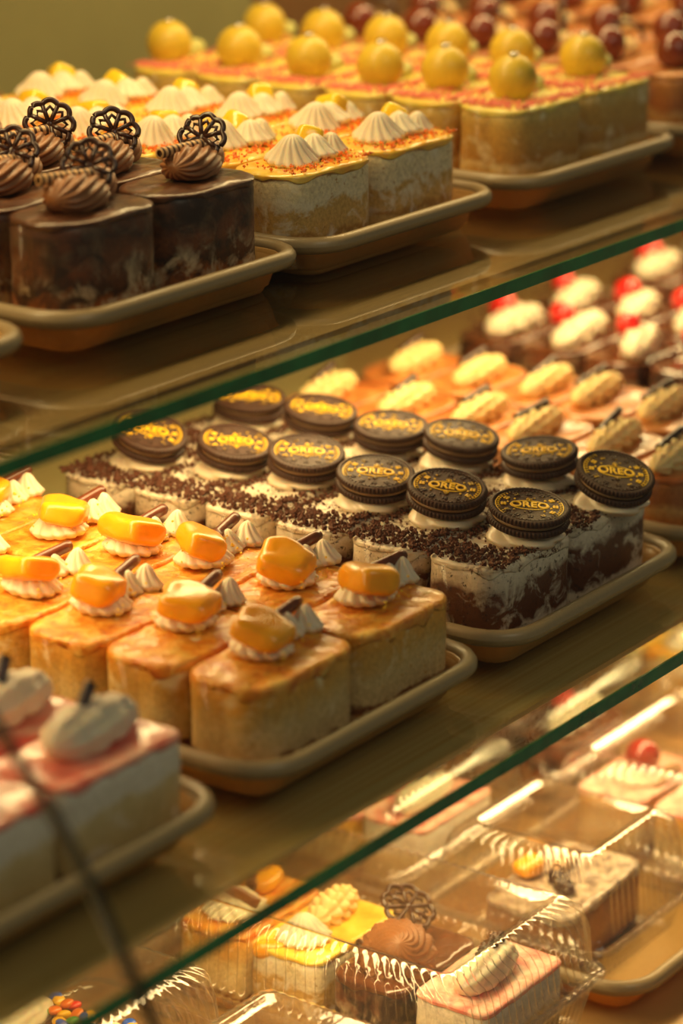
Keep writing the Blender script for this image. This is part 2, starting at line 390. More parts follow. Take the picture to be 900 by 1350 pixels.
# --- the cookie with ridged rims and raised lettering
def wafer_rings(z0, z1, rad=.0225, teeth=62, flip=False):
    N = teeth*4; rg = lambda r, z, a: [((r-(a if (j % 4) < 2 else 0))*cos(TAU*j/N), (r-(a if (j % 4) < 2 else 0))*sin(TAU*j/N), z) for j in range(N)]
    return [rg(rad*.9, z0, 0), rg(rad*.965, z0+.0002, 0), rg(rad, z0+.0009, .0007), rg(rad, z1-.0011, .0007), rg(rad*.975, z1-.0003, .0006), rg(rad*.93, z1, .0003), rg(rad*.9, z1, 0), rg(rad*.885, z1-.0006, 0), rg(rad*.5, z1-.0006, 0)]
def text_mesh(body, size, ext):
    cu = bpy.data.curves.new('lettering', 'FONT'); cu.body = body; cu.size = size; cu.extrude = ext; cu.align_x = 'CENTER'; cu.align_y = 'CENTER'; cu.offset = size*.012
    o = bpy.data.objects.new('lettering', cu); COL.objects.link(o)
    dg = bpy.context.evaluated_depsgraph_get(); me = bpy.data.meshes.new_from_object(o.evaluated_get(dg))
    v = [tuple(p.co) for p in me.vertices]; f = [tuple(p.vertices) for p in me.polygons]
    bpy.data.objects.remove(o); bpy.data.curves.remove(cu); bpy.data.meshes.remove(me); return v, f
def cookie_parts(root, loc, rot):
    mb = MB(); mb.add(*loft(wafer_rings(0, .0038))); mb.add(*loft(wafer_rings(.0064, .0102)))
    c = mb.obj('sandwich_cookie', M['cookie'], root, loc, rot, sharp=40)
    ring = lambda r, z: [(r*cos(TAU*j/60), r*sin(TAU*j/60), z) for j in range(60)]
    MB().add(*loft([ring(.019, .0037), ring(.0203, .0042), ring(.0205, .0051), ring(.0203, .006), ring(.019, .0065)])).obj('cream_filling', M['cookie_fill'], c)
    e = MB(); z = .0098
    v, f = text_mesh('OREO', .0076, .0004); e.add(v, f, Matrix.Translation((0, 0, z)) @ Matrix.Diagonal((1.0, 1.15, 1, 1)))
    e.add(*tube([(.0105*cos(t), .0052*sin(t), z-.0001) for t in [TAU*i/40 for i in range(40)]], .00035, 6, True))
    e.add(*tube([(.0185*cos(t), .0185*sin(t), z-.0001) for t in [TAU*i/60 for i in range(60)]], .0003, 6, True))
    for s in (-1, 1):
        e.add(*box(.0005, .0042, .0008, (0, s*.0073, z))); e.add(*box(.0032, .0005, .0008, (0, s*.0070, z))); e.add(*box(.0022, .0005, .0008, (0, s*.0083, z)))
    for i in range(12):                                   # four-petal flowers around the oval
        a = TAU*i/12; rr = .0142
        if abs(sin(a)) > .95: rr = .0135
        for q in range(4):
            b = a+pi/4+q*pi/2; mt = Matrix.Translation((rr*cos(a)+.0011*cos(b), rr*sin(a)+.0011*sin(b), z))
            e.add(*blob(.00085, .00085, .0005, 1, 0, nu=5, nv=8), mat=mt)
        if i % 3: e.add(*blob(.0007, .0007, .0005, 1, 0, nu=5, nv=8), mat=Matrix.Translation(((.0112 if abs(cos(a)) < .8 else .0122)*cos(a+.26), .0092*sin(a+.26), z)))
    for i in range(48):
        a = TAU*i/48; e.add(*box(.0013, .0005, .0007), mat=Matrix.Translation((.0172*cos(a), .0172*sin(a), z)) @ Matrix.Rotation(a, 4, 'Z'))
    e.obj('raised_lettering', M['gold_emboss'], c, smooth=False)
    return c

def lattice(root, loc, rot, rad=.0125):
    mb = MB(); n = 8
    mb.add(*tube([((rad*(.88+.14*abs(sin(n*t/2))))*cos(t), 0, (rad*(.88+.14*abs(sin(n*t/2))))*sin(t)) for t in [TAU*i/80 for i in range(80)]], .0016, 7, True))
    for k in range(n):
        a = TAU*k/n; b = a+TAU/n
        mb.add(*tube([(rad*.12*cos(a), 0, rad*.12*sin(a)), (rad*.5*cos(a), -.0002, rad*.5*sin(a)), (rad*.92*cos(a), 0, rad*.92*sin(a))], .0013, 7))
        m_ = (a+b)/2
        mb.add(*tube([(rad*.55*cos(a), 0, rad*.55*sin(a)), (rad*.74*cos(m_), 0, rad*.74*sin(m_)), (rad*.55*cos(b), 0, rad*.55*sin(b))], .001, 7))
    mb.add(*blob(.0022, .0012, .0022, 1, 0))
    return mb.obj('lattice_wafer', M['choc'], root, loc, rot)

# --- slice kinds; every one has x along its length, its base at z = 0
def mk_oreo():
    h = .0475; r = slice_base('cookie_cake_slice', '', 'side_oreo', 'cookie_icing', h, .011, seed=1, it=.0025, drip=.007, amp=.0012)
    crumbs(760, W*.96, D*.97, h+.0024, (.0005, .0018), lambda x, y: (1 if x < -.006 else .55)*(.1 if x*x+(y)**2 < .0003 else 1), 5, hgt=.0022).obj('cookie_crumbs', M['crumb'], r, smooth=False)['kind'] = 'stuff'
    put(r, 'cream_swirl', 'oreo_cream', kiss(.0225, .021, 5, .42, .13, 14, trunc=.5, fl=.7), (.004, -.001, h+.001))
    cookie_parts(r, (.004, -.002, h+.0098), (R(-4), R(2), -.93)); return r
def mk_orange():
    h = .0475; r = slice_base('mango_cake_slice', '', 'side_orange', 'orange_glaze', h, .011, seed=11, it=.0025, drip=.009, amp=.0012)
    z = h+.0022
    put(r, 'cream_rosette', 'white_cream', kiss(.0165, .017, 12, .1, .15, trunc=.7, fl=.6), (-.014, -.002, z))
    put(r, 'mango_chunk', 'mango', blob(.0152, .0122, .0078, .5, .10, 90, 4, 18, 30), (-.012, -.003, z+.0125), (R(6), R(6), .2))
    put(r, 'cream_rosette', 'white_cream', kiss(.0095, .0125, 9, .15, .18, fl=.65), (.0115, .003, z))
    put(r, 'cream_rosette', 'white_cream', kiss(.0098, .0135, 9, .1, .18, fl=.65), (.0245, .0, z))
    put(r, 'chocolate_curl', 'choc_milk', scroll(.027, seed=2, r1=.0036, r0=.0017), (.014, .005, z+.0112), (R(20), R(-8), R(4)))
    crumbs(26, .05, .03, z+.0012, (.0005, .0011), None, 8, hgt=.011).obj('yellow_crumbs', M['yellow_crumb'], r, smooth=False)['kind'] = 'stuff'
    return r
def mk_pink():
    h = .048; r = slice_base('pink_cake_slice', '', 'side_pink', 'pink_glaze', h, .006, seed=21, it=.0025, drip=.004, film=False)
    put(r, 'cream_ruffle', 'white_cream', piped(.060, .0160, 9, .1, .12, 4, .14, .85, .3), (-.004, 0, h+.0015), (0, 0, .06))
    put(r, 'chocolate_curl', 'choc', scroll(.024, seed=6, r0=.0016, r1=.0034), (-.010, -.002, h+.019), (0, R(-38), R(60)))
    return r
def mk_choc():
    h = .056; r = slice_base('chocolate_cake_slice', '', 'side_choc', 'cocoa_icing', h, .017, w=.0815, seed=31, it=.0022, drip=.004, amp=.001)
    z = h+.0022
    put(r, 'cocoa_swirl', 'cocoa_cream', piped(.042, .0148, 14, .2, .2, 0, 0, .78, .2, seg=6), (-.006, -.003, z), (0, 0, .1))
    put(r, 'cocoa_swirl', 'cocoa_cream', piped(.026, .0125, 12, .2, .2, 0, 0, .9, .1, seg=6), (.02, .008, z), (0, 0, .6))
    put(r, 'wafer_roll', 'striped', cyl_tube(.032, .0029, .0019), (-.014, .000, z+.0155), (0, R(-3), R(-30)))
    lattice(r, (.012, .006, z+.0170), (R(-18), R(10), R(-38)), .0130)
    return r
def mk_cream():
    h = .05; r = slice_base('cream_cake_slice', '', 'side_cream', 'yellow_glaze', h, .014, seed=41, it=.0025, drip=.005, amp=.001)
    z = h+.002
    put(r, 'cream_rosette', 'white_cream', kiss(.0158, .0165, 14, .05, .16, fl=.6), (-.018, -.003, z))
    put(r, 'cream_rosette', 'white_cream', kiss(.0135, .0140, 12, .05, .16, fl=.6), (-.002, -.004, z))
    put(r, 'fruit_cube', 'lemon_jelly', blob(.0095, .008, .007, .5, .08, 90, 2), (.010, .007, z+.007), (.1, .2, .5))
    put(r, 'cream_rosette', 'white_cream', kiss(.0105, .0115, 11, .05, .16, fl=.6), (.020, .0, z))
    crumbs(330, W*.93, D*.93, z+.001, (.0006, .0015), lambda x, y: 1 if (x > 0 or y < -.012) else .25, 6, .5).obj('orange_shavings', M['orange_crumb'], r, smooth=False)['kind'] = 'stuff'
    return r
def mk_ball():
    h = .053; r = slice_base('lemon_cake_slice', '', 'side_lemon', 'lemon_icing', h, .012, seed=51, it=.0025, drip=.004)
    z = h+.002
    put(r, 'yellow_sugar_ball', 'yellow_ball', blob(.0152, .0152, .0152, 1, .012), (-.012, -.002, z+.0115))
    put(r, 'silver_leaf', 'silver', blob(.004, .003, .0012, .8, .35, 300, 3, 8, 14), (-.012, -.002, z+.0270))
    put(r, 'pistachio_roll', 'green_cream', piped(.03, .008, 9, .1, .12, 4, .12, .95, .2), (.018, .004, z), (0, 0, .15))
    put(r, 'chocolate_curl', 'choc', scroll(.015, seed=4, r0=.0014, r1=.0026), (.008, .012, z+.010), (0, R(-15), R(10)))
    crumbs(420, W*.96, D*.94, z+.001, (.0006, .0016), lambda x, y: 1 if (x < -.02 or y < -.014) else .12, 9, .6).obj('pink_crumbs', M['pink_crumb'], r, smooth=False)['kind'] = 'stuff'
    return r
def mk_praline():
    h = .048; r = slice_base('praline_cake_slice', '', 'side_caramel', 'caramel_glaze', h, .012, seed=61, drip=.004)
    z = h+.002
    put(r, 'chocolate_ball', 'choc_ball', blob(.0125, .0125, .0125, 1, .02), (-.01, 0, z+.011))
    put(r, 'cream_ruffle', 'butter_cream', piped(.034, .009, 9, .1, .14, 5, .15, .95, .2), (.018, .002, z), (0, 0, .15))
    MB().add(*tube([(.0125*cos(t), 0, .0125*sin(t)) for t in [pi*i/16 for i in range(17)]], .0016, 7)).obj('chocolate_hoop', M['choc'], r, (.014, .0, z+.0105), (0, 0, .5))
    return r
def mk_caramel():
    h = .042; r = slice_base('caramel_cake_slice', '', 'side_caramel', 'caramel_glaze', h, .018, seed=71, it=.002, drip=.004)
    put(r, 'cream_ruffle', 'butter_cream', piped(.064, .0118, 9, .12, .2, 5, .55, .95, .2), (-.002, -.002, h+.001), (0, 0, .08))
    put(r, 'chocolate_stick', 'choc', scroll(.036, seed=3, r0=.0014, r1=.003), (.002, .004, h+.0145), (0, R(-4), R(10)))
    return r
def mk_straw():
    h = .042; r = slice_base('strawberry_cream_slice', '', 'side_choc', 'choc_glaze', h, .014, seed=81, it=.002, film=False)
    put(r, 'cream_ruffle', 'white_cream', piped(.068, .0140, 8, .12, .2, 4, .5, .95, .1), (0, -.003, h+.001), (0, 0, .05))
    put(r, 'strawberry', 'straw', blob(.011, .009, .0085, .9, .06), (-.004, .006, h+.019), (0, .2, .4))
    crumbs(120, W*.9, D*.9, h+.004, (.0008, .002), None, 4, hgt=.009).obj('chocolate_shavings', M['crumb'], r, smooth=False)['kind'] = 'stuff'
    return r

ORD = ['first', 'second', 'third', 'fourth', 'fifth', 'sixth', 'seventh', 'eighth', 'ninth']
def fill(proto_fn, desc, group, cx, y0, z, rows, sides, pitch=.0515, dx=.0430, wob=(), skip=(), jit=.0014, off={}, lim=(.013, .009), tilt={}):
    """two files of slices running from the front glass towards the back of a tray"""
    proto = proto_fn(); first = True
    for c in (0, 1):
        for k in rows:
            tl = tilt.get((c, k), (0, 0))
            if (c, k) in skip: continue
            if first: o = proto; first = False
            else: o = copy_tree(proto)
            rn = random.Random(c*31+k*7+int(cx*1000))
            o.location = (cx+(-dx, dx)[c]+rn.uniform(-jit, jit)*.4, y0+k*pitch+rn.uniform(-.3, .3)*jit, z)
            o.rotation_euler = (0, 0, rn.uniform(-.006, .006))
            where = 'at the very front' if k == rows[0] else ORD[k-rows[0]]+' from front'
            o['label'] = f'{desc}, {where}, in the file {sides[c]}'; o['group'] = group
            dxy = off.get((c, k), (0, 0)); dxy = Vector((max(-lim[0], min(lim[0], dxy[0])), max(-lim[1], min(lim[1], dxy[1])), 0))
            for ch in o.children:
                if ch.name.split('.')[0] not in ('sponge', 'icing', 'plastic_wrap') and ch.get('kind') != 'stuff': ch.location = Vector(ch.location)+dxy
            for ch in o.children:
                if ch.name.startswith('sandwich_cookie'): ch.rotation_euler = (ch.rotation_euler[0]+R(tl[0]), ch.rotation_euler[1]+R(tl[1]), ch.rotation_euler[2]); ch.location.z += .0009*(abs(tl[0])+abs(tl[1]))/6
                b = ch.name.split('.')[0]
                if b == 'mango_chunk': ch.scale = (rn.uniform(.9, 1.15), rn.uniform(.9, 1.15), rn.uniform(.75, 1.0)); ch.rotation_euler[2] += rn.uniform(-.4, .6)
                if b in wob:
                    ch.location = Vector(ch.location)+Vector((rn.uniform(-.002, .002), rn.uniform(-.002, .002), 0))
                    e = ch.rotation_euler; a = wob[b]
                    ch.rotation_euler = (e[0]+rn.uniform(-a, a), e[1]+rn.uniform(-a, a), e[2]+rn.uniform(-3*a, 3*a))

# --- trays
def tray_rings(P, w, d, N=120):
    return [[(p[0], p[1], z) for p, q in rrect(w+2*a, d+2*a, max(.004, .03+a), N)] for a, z in P]
def make_tray(label, x, y, z, d=.36, rz=0, w=.2):
    body = [(-.028, 0), (-.0200, 0), (-.0180, .0008), (-.0168, .0028), (-.0130, .0125), (-.0106, .0178), (-.0080, .0192), (-.0080, .0208), (-.0095, .0200), (-.0108, .017), (-.0128, .010), (-.0148, .0045), (-.0170, .0034), (-.03, .0032)]
    t = MB().add(*loft(tray_rings(body, w, d))).obj('serving_tray', M['tray'], None, (x, y+d/2, z), (0, 0, rz)); tagm(t, label, 'tray', 'tan moulded serving trays')
    rim = [(-.0044+.0045*cos(a), .0198+.0047*sin(a)) for a in [TAU*i/14 for i in range(15)]]
    MB().add(*loft(tray_rings(rim, w, d), False, False)).obj('rolled_rim', M['rim'], t)
    return t

Z1, Z0, Z2 = .19, 0., -.235
# ------------------------------------------------------------------ mid shelf
YF = -.030; S0 = .0145
def trays(y, z, L):
    for label, x in L: make_tray('tan moulded tray '+label, x, y, z, w=.194 if 'rosette' in label else .2)
trays(YF, Z0, [('under the pink-glazed slices', -.392), ('under the mango slices', -.172), ('under the cookie-topped slices', .040), ('under the caramel slices with piped cream', .252), ('under the strawberry cream slices', .464), ('at the far end of the middle shelf, under cream slices', .676)])
zt = Z0+.0045
fill(mk_pink, 'pink-glazed slice with cream ruffle', 'pink slices on the middle shelf', -.392, S0, zt, range(4), ('at the outer rim', 'nearest the mango slices'), wob={'chocolate_curl': .2}, off={(1, 0): (.012, .003), (1, 1): (.013, .003)})
fill(mk_orange, 'mango-topped orange slice', 'mango slices on the middle shelf', -.167, S0, zt, range(6), ('beside the pink slices', 'beside the cookie slices'), wob={'mango_chunk': .25, 'chocolate_curl': .08, 'cream_rosette': .1},
     off={(0, 0): (.03, .008), (0, 1): (.009, .003), (0, 2): (.001, 0), (0, 3): (.001, -.004), (1, 0): (.002, 0), (1, 1): (.002, 0), (1, 2): (0, 0), (1, 3): (-.006, -.007), (1, 4): (-.004, -.009)})
fill(mk_oreo, 'crumb-dusted cookie slice', 'cookie slices on the middle shelf', .041, S0, zt, range(6), ('beside the mango slices', 'beside the caramel slices'), wob={'sandwich_cookie': .06}, tilt={(0, 0): (11, 2), (1, 0): (9, 3), (0, 1): (4, 0), (1, 1): (0, -7), (1, 2): (3, 2), (0, 5): (10, 9)},
     off={(0, 0): (.0095, -.006), (0, 1): (.002, .001), (0, 2): (.002, -.002), (0, 3): (.013, .004), (0, 4): (.004, 0), (0, 5): (-.012, -.002), (1, 0): (-.008, -.009), (1, 1): (.004, -.006), (1, 2): (.005, .002), (1, 3): (0, -.004), (1, 4): (.003, -.003), (1, 5): (0, -.002)})
fill(mk_caramel, 'caramel slice with piped cream', 'caramel slices on the middle shelf', .252, S0, zt, range(6), ('beside the cookie slices', 'beside the strawberry slices'), wob={'chocolate_stick': .05},
     off={(0, 0): (-.006, .005), (0, 1): (.012, -.003), (0, 2): (.005, -.001), (0, 3): (.013, -.007), (0, 4): (.006, -.007), (1, 1): (.008, .009), (1, 2): (.013, .009), (1, 3): (.012, -.005), (1, 4): (.006, -.007), (1, 5): (.01, -.004)})
fill(mk_straw, 'strawberry cream slice', 'strawberry slices on the middle shelf', .464, S0, zt, range(6), ('beside the caramel slices', 'away from the caramel slices'), wob={'strawberry': .3, 'cream_ruffle': .08})
fill(mk_straw, 'far strawberry slice', 'far strawberry slices on the middle shelf', .676, S0, zt, range(6), ('towards the nearer trays', 'by the far rim'), wob={'strawberry': .3, 'cream_ruffle': .08})
# ------------------------------------------------------------------ top shelf
YT = .107; S1 = .153; zt = Z1+.0045
trays(YT, Z1, [('whose rounded empty corner shows at the top shelf end', -.3585), ('under the dark chocolate slices', -.1415), ('under the cream rosette slices', .0555), ('under the slices with yellow balls', .271), ('under the praline slices', .482), ('at the far end of the top shelf, under pralines', .692)])
fill(mk_choc, 'chocolate slice with lattice wafer', 'chocolate slices on the top shelf', -.137, S1, zt, range(6), ('at the outer rim', 'beside the cream slices'), wob={'lattice_wafer': .22, 'wafer_roll': .1, 'cocoa_swirl': .05},
     off={(1, 0): (.008, 0), (1, 1): (-.004, -.003), (1, 2): (-.008, -.008), (0, 0): (.006, .006), (0, 1): (.006, .006)}, dx=.0420)
fill(mk_cream, 'pale slice with white rosettes', 'cream slices on the top shelf', .050, S1, zt, range(6), ('beside the chocolate slices', 'beside the ball-topped slices'), wob={'cream_rosette': .12, 'fruit_cube': .3},
     off={(0, 0): (.012, .005), (1, 1): (.005, 0), (0, 1): (.013, .006), (1, 2): (.008, .003)})
fill(mk_ball, 'yellow-ball lemon slice', 'lemon slices on the top shelf', .279, S1, zt, range(6), ('beside the rosette slices', 'beside the praline slices'), wob={'chocolate_curl': .2},
     off={(1, 0): (.013, .009), (0, 0): (.013, .009), (1, 1): (.009, .008), (0, 1): (.006, .003), (1, 2): (.012, .009), (0, 2): (-.004, -.006), (1, 3): (.013, .009), (0, 3): (-.006, -.003), (1, 4): (.013, .009), (0, 4): (.002, .008), (1, 5): (.012, .008), (0, 5): (-.006, .009)})
fill(mk_praline, 'chocolate-ball praline slice', 'praline slices on the top shelf', .482, S1, zt, range(6), ('beside the lemon slices', 'away from the lemon slices'), wob={'chocolate_hoop': .3})
fill(mk_praline, 'far praline slice', 'far praline slices on the top shelf', .692, S1, zt, range(6), ('towards nearer pralines', 'by the far rim'), wob={'chocolate_hoop': .3})

# ------------------------------------------------------------------ the case
X0, X1 = -.9, 1.7
def slab(name, x0, x1, y0, y1, z0, z1, mat, parent=None):
    v, f = box(x1-x0, y1-y0, z1-z0, ((x0+x1)/2, (y0+y1)/2, (z0+z1)/2)); return MB().add(v, f).obj(name, M[mat], parent, smooth=False)
def shelf(z, yedge, ypanel, yback, label, pm='panel'):
    r = thing('glass_shelf', label, 'shelf', ((X0+X1)/2, yback, z-.008)); off = Vector(r.location)
    def part(*a):
        o = slab(*a, parent=r); o.location = -off; return o
    part('glass_plate', X0, X1, yedge+.0015, yback, z-.007, z, 'glass')
    part('polished_edge', X0, X1, yedge, yedge+.0012, z-.0072, z+.0001, 'glass_edge')
    part('metal_panel', X0, X1, ypanel, yback, z-.0115, z-.0085, pm)
    return r
shelf(Z1, .033, .068, .5, 'upper glass shelf with a green front edge over a bronze panel')
shelf(Z0, -.08, -.043, .5, 'middle glass shelf with a green front edge over a bronze panel', 'panel_pale')
struct(slab('floor', X0, X1, -.25, .56, Z2-.02, Z2, 'floor'))
bw = [(-.9, .16, 'brownwall', .17, .6), (.16, .50, 'olive', .17, .6), (.5, 1.7, 'brownwall', .17, .6), (-.9, .62, 'greygreen', Z2-.02, .17), (.62, 1.7, 'brownwall', Z2-.02, .17)]
for i, (a, b, m, c, d) in enumerate(bw): struct(slab('wall_back' if i == 0 else 'wall_back.%03d' % i, a, b, .56, .575, c, d, m))
struct(slab('ceiling', X0, X1, .12, .575, .60, .615, 'brownwall'))

# curved front panes: points (y, z) down the profile
prof = [(.16, .56), (.115, .46), (.075, .36), (.035, .27), (-.012, .205), (-.052, .16), (-.085, .125), (-.112, .092), (-.132, .06), (-.149, .030), (-.163, -.003), (-.178, -.06), (-.188, -.13), (-.19, -.235)]
def pane(x0, x1, label):
    r = thing('curved_front_pane', label, 'glass pane', (x0, -.19, Z2)); off = Vector(r.location)
    P = []
    for i in range(len(prof)-1):
        for k in range(4):
            t = k/4; p0 = prof[max(0, i-1)]; p1 = prof[i]; p2 = prof[i+1]; p3 = prof[min(len(prof)-1, i+2)]
            P.append(tuple(.5*((2*p1[j])+(-p0[j]+p2[j])*t+(2*p0[j]-5*p1[j]+4*p2[j]-p3[j])*t*t+(-p0[j]+3*p1[j]-3*p2[j]+p3[j])*t**3) for j in (0, 1)))
    P.append(prof[-1]); n = len(P)
    v = [(x, y, z) for x in (x0, x1) for y, z in P]; f = [(i, i+1, n+i+1, n+i) for i in range(n-1)]
    g = MB().add(v, f).obj('glass_sheet', M['pane'], r); g.location = -off
    for x in (x0, x1):
        mb = MB()
        vv = [(xx, y+dy, z+dz) for xx in (x-.0006, x+.0006) for y, z in P for dy, dz in ((-.0025, -.001), (.0025, .001))]
        m = 2*n; ff = []
        for i in range(n-1):
            a = 2*i; ff += [(a, a+1, a+3, a+2), (m+a, m+a+2, m+a+3, m+a+1), (a, a+2, m+a+2, m+a), (a+1, m+a+1, m+a+3, a+3)]
        mb.add(vv, ff); e = mb.obj('polished_edge', M['pane_edge'], r); e.location = -off
pane(-.4975, 1.7, 'curved front glass pane spanning all the cakes, its side edge dark')
pane(-.9, -.5005, 'curved front glass pane beyond the dark joint in the corner')

# lamps of the case: slim strips under each shelf and under the top
def strip(y, z, power, label, size=.05, x0=X0, x1=X1, tilt=0, ):
    r = thing('mounted_strip_light', label, 'light', ((x0+x1)/2, y, z)); o = slab('housing', x0, x1, y-.03, y+.03, z, z+.009, 'panel', r); o.location = -Vector(r.location)
    la = bpy.data.lights.new('strip_lamp', 'AREA'); la.shape = 'RECTANGLE'; la.size = x1-x0; la.size_y = size; la.energy = power; la.color = (1, .712, .31)
    lo = bpy.data.objects.new('strip_lamp', la); COL.objects.link(lo); lo.location = ((x0+x1)/2, y, z-.001); lo.rotation_euler = (tilt, 0, 0); lo.parent = None
    return lo
strip(.30, .588, 11, 'warm strip light under the top of the case')
strip(.20, Z1-.022, 7, 'warm strip light under the upper glass shelf')
strip(.06, Z0-.022, 9.5, 'warm strip light under the middle glass shelf')

la = bpy.data.lights.new('room_fill_light', 'AREA'); la.size = .9; la.energy = 8; la.color = (1, .90, .66)  # soft unseen area light, added as fill for the front faces
lo = bpy.data.objects.new('room_fill_light', la); COL.objects.link(lo); lo.location = (-.5, -1.7, 1.9); lo.rotation_euler = (Vector((-.1, 0, .1))-lo.location).to_track_quat('-Z', 'Y').to_euler()
# ------------------------------------------------------------------ clear clamshell containers on the base
def ribbed(w, d, r, z, amp, N, per=.0066):
    out = []; T = 2*(w+d)-8*r+TAU*r; k = round(T/per)
    for i, (p, q) in enumerate(rrect(w, d, r, N)):
        o = amp*sin(TAU*k*i/N); out.append((p[0]+q[0]*o, p[1]+q[1]*o, z))
    return out
def clamshell(label, x0, x1, y0, y1, h, zb=Z2, rz=0, flange=.036, ramp=.0017, group='clear clamshell containers on the base'):
    w, d = x1-x0, y1-y0; N = int(round((2*(w+d))/.0066))*9
    r = thing('clamshell_container', label, 'container', ((x0+x1)/2, (y0+y1)/2, zb), rz, group)
    P = [(-.03, .0012, 0), (-.016, .0006, 0), (-.0135, .003, .3), (-.008, flange-.006, 1), (-.0065, flange-.0015, .4), (-.001, flange-.001, 0), (-.0005, flange-.0035, 0)]
    rings = [ribbed(w+2*a, d+2*a, max(.006, .016+a), z, ramp*k, N) for a, z, k in P]
    v, f = loft(rings, True, False); MB().add(v, f).obj('base_tray', M['clamshell'], r)
    P = [(-.0004, flange-.0025, 0), (-.0006, flange+.0012, 0), (-.006, flange+.0016, .2), (-.0075, flange+.004, .8), (-.010, h-.018, 1), (-.0125, h-.009, 1.2), (-.0155, h-.0042, 1.3), (-.0195, h-.0012, 1.3), (-.0225, h+.0002, .9), (-.0245, h+.0010, .15), (-.026, h+.0008, 0), (-.0275, h-.0012, 0), (-.034, h-.0016, 0)]
    rings = [ribbed(w+2*a, d+2*a, max(.006, .022+a), z, ramp*k, N) for a, z, k in P]
    last = rings[-1]
    for kk in (.8, .55, .3, .08): rings.append([(x*kk, y*kk, h-.0016+.0016*(1-kk)+.0006*nz(x*kk, y*kk, 0, 25, w)) for x, y, z in last])
    v, f = loft(rings, False, True); MB().add(v, f).obj('lid', M['clamshell'], r); return r
def single(fn, label, x, y, z, rz=0, group='cake slices inside the clear containers'):
    o = fn(); o['label'] = label; o['group'] = group; o.location = (x, y, z); o.rotation_euler = (0, 0, rz); return o
def strip_wrap(o):
    for ch in list(o.children):
        if ch.name.startswith('plastic_wrap'): bpy.data.objects.remove(ch)
    return o
def mk_boxmango():
    h = .046; r = slice_base('mango_cake_slice', '', 'side_orange', 'orange_glaze', h, .008, seed=13, it=.0025, drip=.009, film=False); z = h+.002
    put(r, 'cream_swirl', 'white_cream', kiss(.020, .016, 11, .2, .15, trunc=.8, fl=.6), (-.014, .0, z))
    put(r, 'chocolate_curl', 'choc_milk', scroll(.026, seed=3, r1=.0038, r0=.0018), (-.018, -.006, z+.0145), (0, R(35), R(-50)))
    put(r, 'chocolate_curl', 'choc_milk', scroll(.02, seed=5, r1=.0042, r0=.002), (.006, .004, z+.0095), (0, R(10), R(35)))
    put(r, 'mango_chunk', 'mango', blob(.015, .011, .006, .7, .12, 80, 4), (.022, .008, z+.005), (0, 0, .4)); return r
def mk_boxlemon():
    h = .047; r = slice_base('lemon_cake_slice', '', 'side_cream', 'yellow_glaze', h, .006, seed=15, it=.003, drip=.004, film=False); z = h+.002
    put(r, 'cream_rosette', 'white_cream', kiss(.0165, .0165, 13, .05, .15, fl=.6), (-.02, 0, z))
    put(r, 'cream_ruffle', 'butter_cream', piped(.044, .0125, 9, .12, .22, 5, .5, .95, .1), (.014, .004, z), (0, 0, .1))
    put(r, 'mango_chunk', 'mango', blob(.009, .011, .006, .7, .12, 80, 7), (-.034, .012, h-.002), (0, .4, .4)); return r
def mk_boxcocoa():
    h = .044; r = slice_base('chocolate_cake_slice', '', 'side_choc', 'choc_glaze', h, .008, seed=17, it=.003, drip=.006, film=False); z = h+.002
    put(r, 'cocoa_swirl', 'cocoa_cream', kiss(.0225, .020, 15, .3, .3, seg=10, fl=.52), (-.014, -.004, z+.006), (R(24), R(-34), 0))
    put(r, 'cocoa_swirl', 'cocoa_cream', kiss(.016, .014, 12, .45, .2, fl=.55), (.010, .006, z))
    put(r, 'wafer_roll', 'striped', cyl_tube(.03, .0032, .0019), (-.008, .013, z+.0125), (0, R(-4), R(-12)))
    lattice(r, (.02, .012, z+.019), (R(-62), R(10), R(-30)), .0155); return r
def mk_boxpink():
    h = .049; r = slice_base('strawberry_cake_slice', '', 'side_pink', 'pink_dust', h, .006, seed=19, it=.0025, drip=.003, film=False); z = h+.002
    put(r, 'cream_ruffle', 'white_cream', piped(.056, .0135, 8, .1, .12, 5, .12, .95, .15), (-.004, 0, z), (0, 0, .05))
    put(r, 'chocolate_twist', 'choc', piped(.03, .0052, 5, .5, .3, 7, .3, 1, .1), (.004, .002, z+.0135), (0, R(-6), .05)); return r
def mk_boxdark():
    h = .036; r = slice_base('drizzled_cake_slice', '', 'side_dark', 'marble_icing', h, .008, seed=23, it=.003, drip=.006, film=False, w=.1, d=.06); z = h+.002
    put(r, 'chocolate_twist', 'choc', piped(.03, .0065, 6, .4, .3, 5, .3, 1, .1), (-.012, -.004, z), (0, 0, .9))
    put(r, 'striped_chocolate', 'striped', piped(.034, .0065, 6, .2, .2, 5, .2, 1, .1), (.018, .008, z), (0, 0, .1))
    put(r, 'mango_chunk', 'mango', blob(.011, .008, .006, .7, .12, 80, 7), (-.008, .02, z+.006)); return r
def mk_cherry():
    h = .044; r = slice_base('cherry_cake_slice', '', 'side_orange', 'pink_dust', h, .008, seed=25, it=.003, drip=.004, film=False); z = h+.002
    put(r, 'cream_swirl', 'white_cream', kiss(.018, .016, 10, .2, .15, trunc=.7, fl=.6), (-.006, -.004, z))
    put(r, 'cherry', 'cherry', blob(.0115, .0115, .0105, 1, .02), (-.006, -.006, z+.017))
    put(r, 'striped_chocolate', 'striped', piped(.04, .0055, 6, .2, .2, 6, .2, 1, .1), (.006, -.018, z-.001), (0, 0, .05)); return r
CANDY = {}
for i, c in enumerate([(226, 40, 30), (250, 190, 30), (40, 90, 200), (240, 120, 30), (60, 150, 60)]): CANDY[i] = plain('sugar_coating_%s' % 'abcde'[i], rgb(*c), .25, .6, 0, .004, .03)
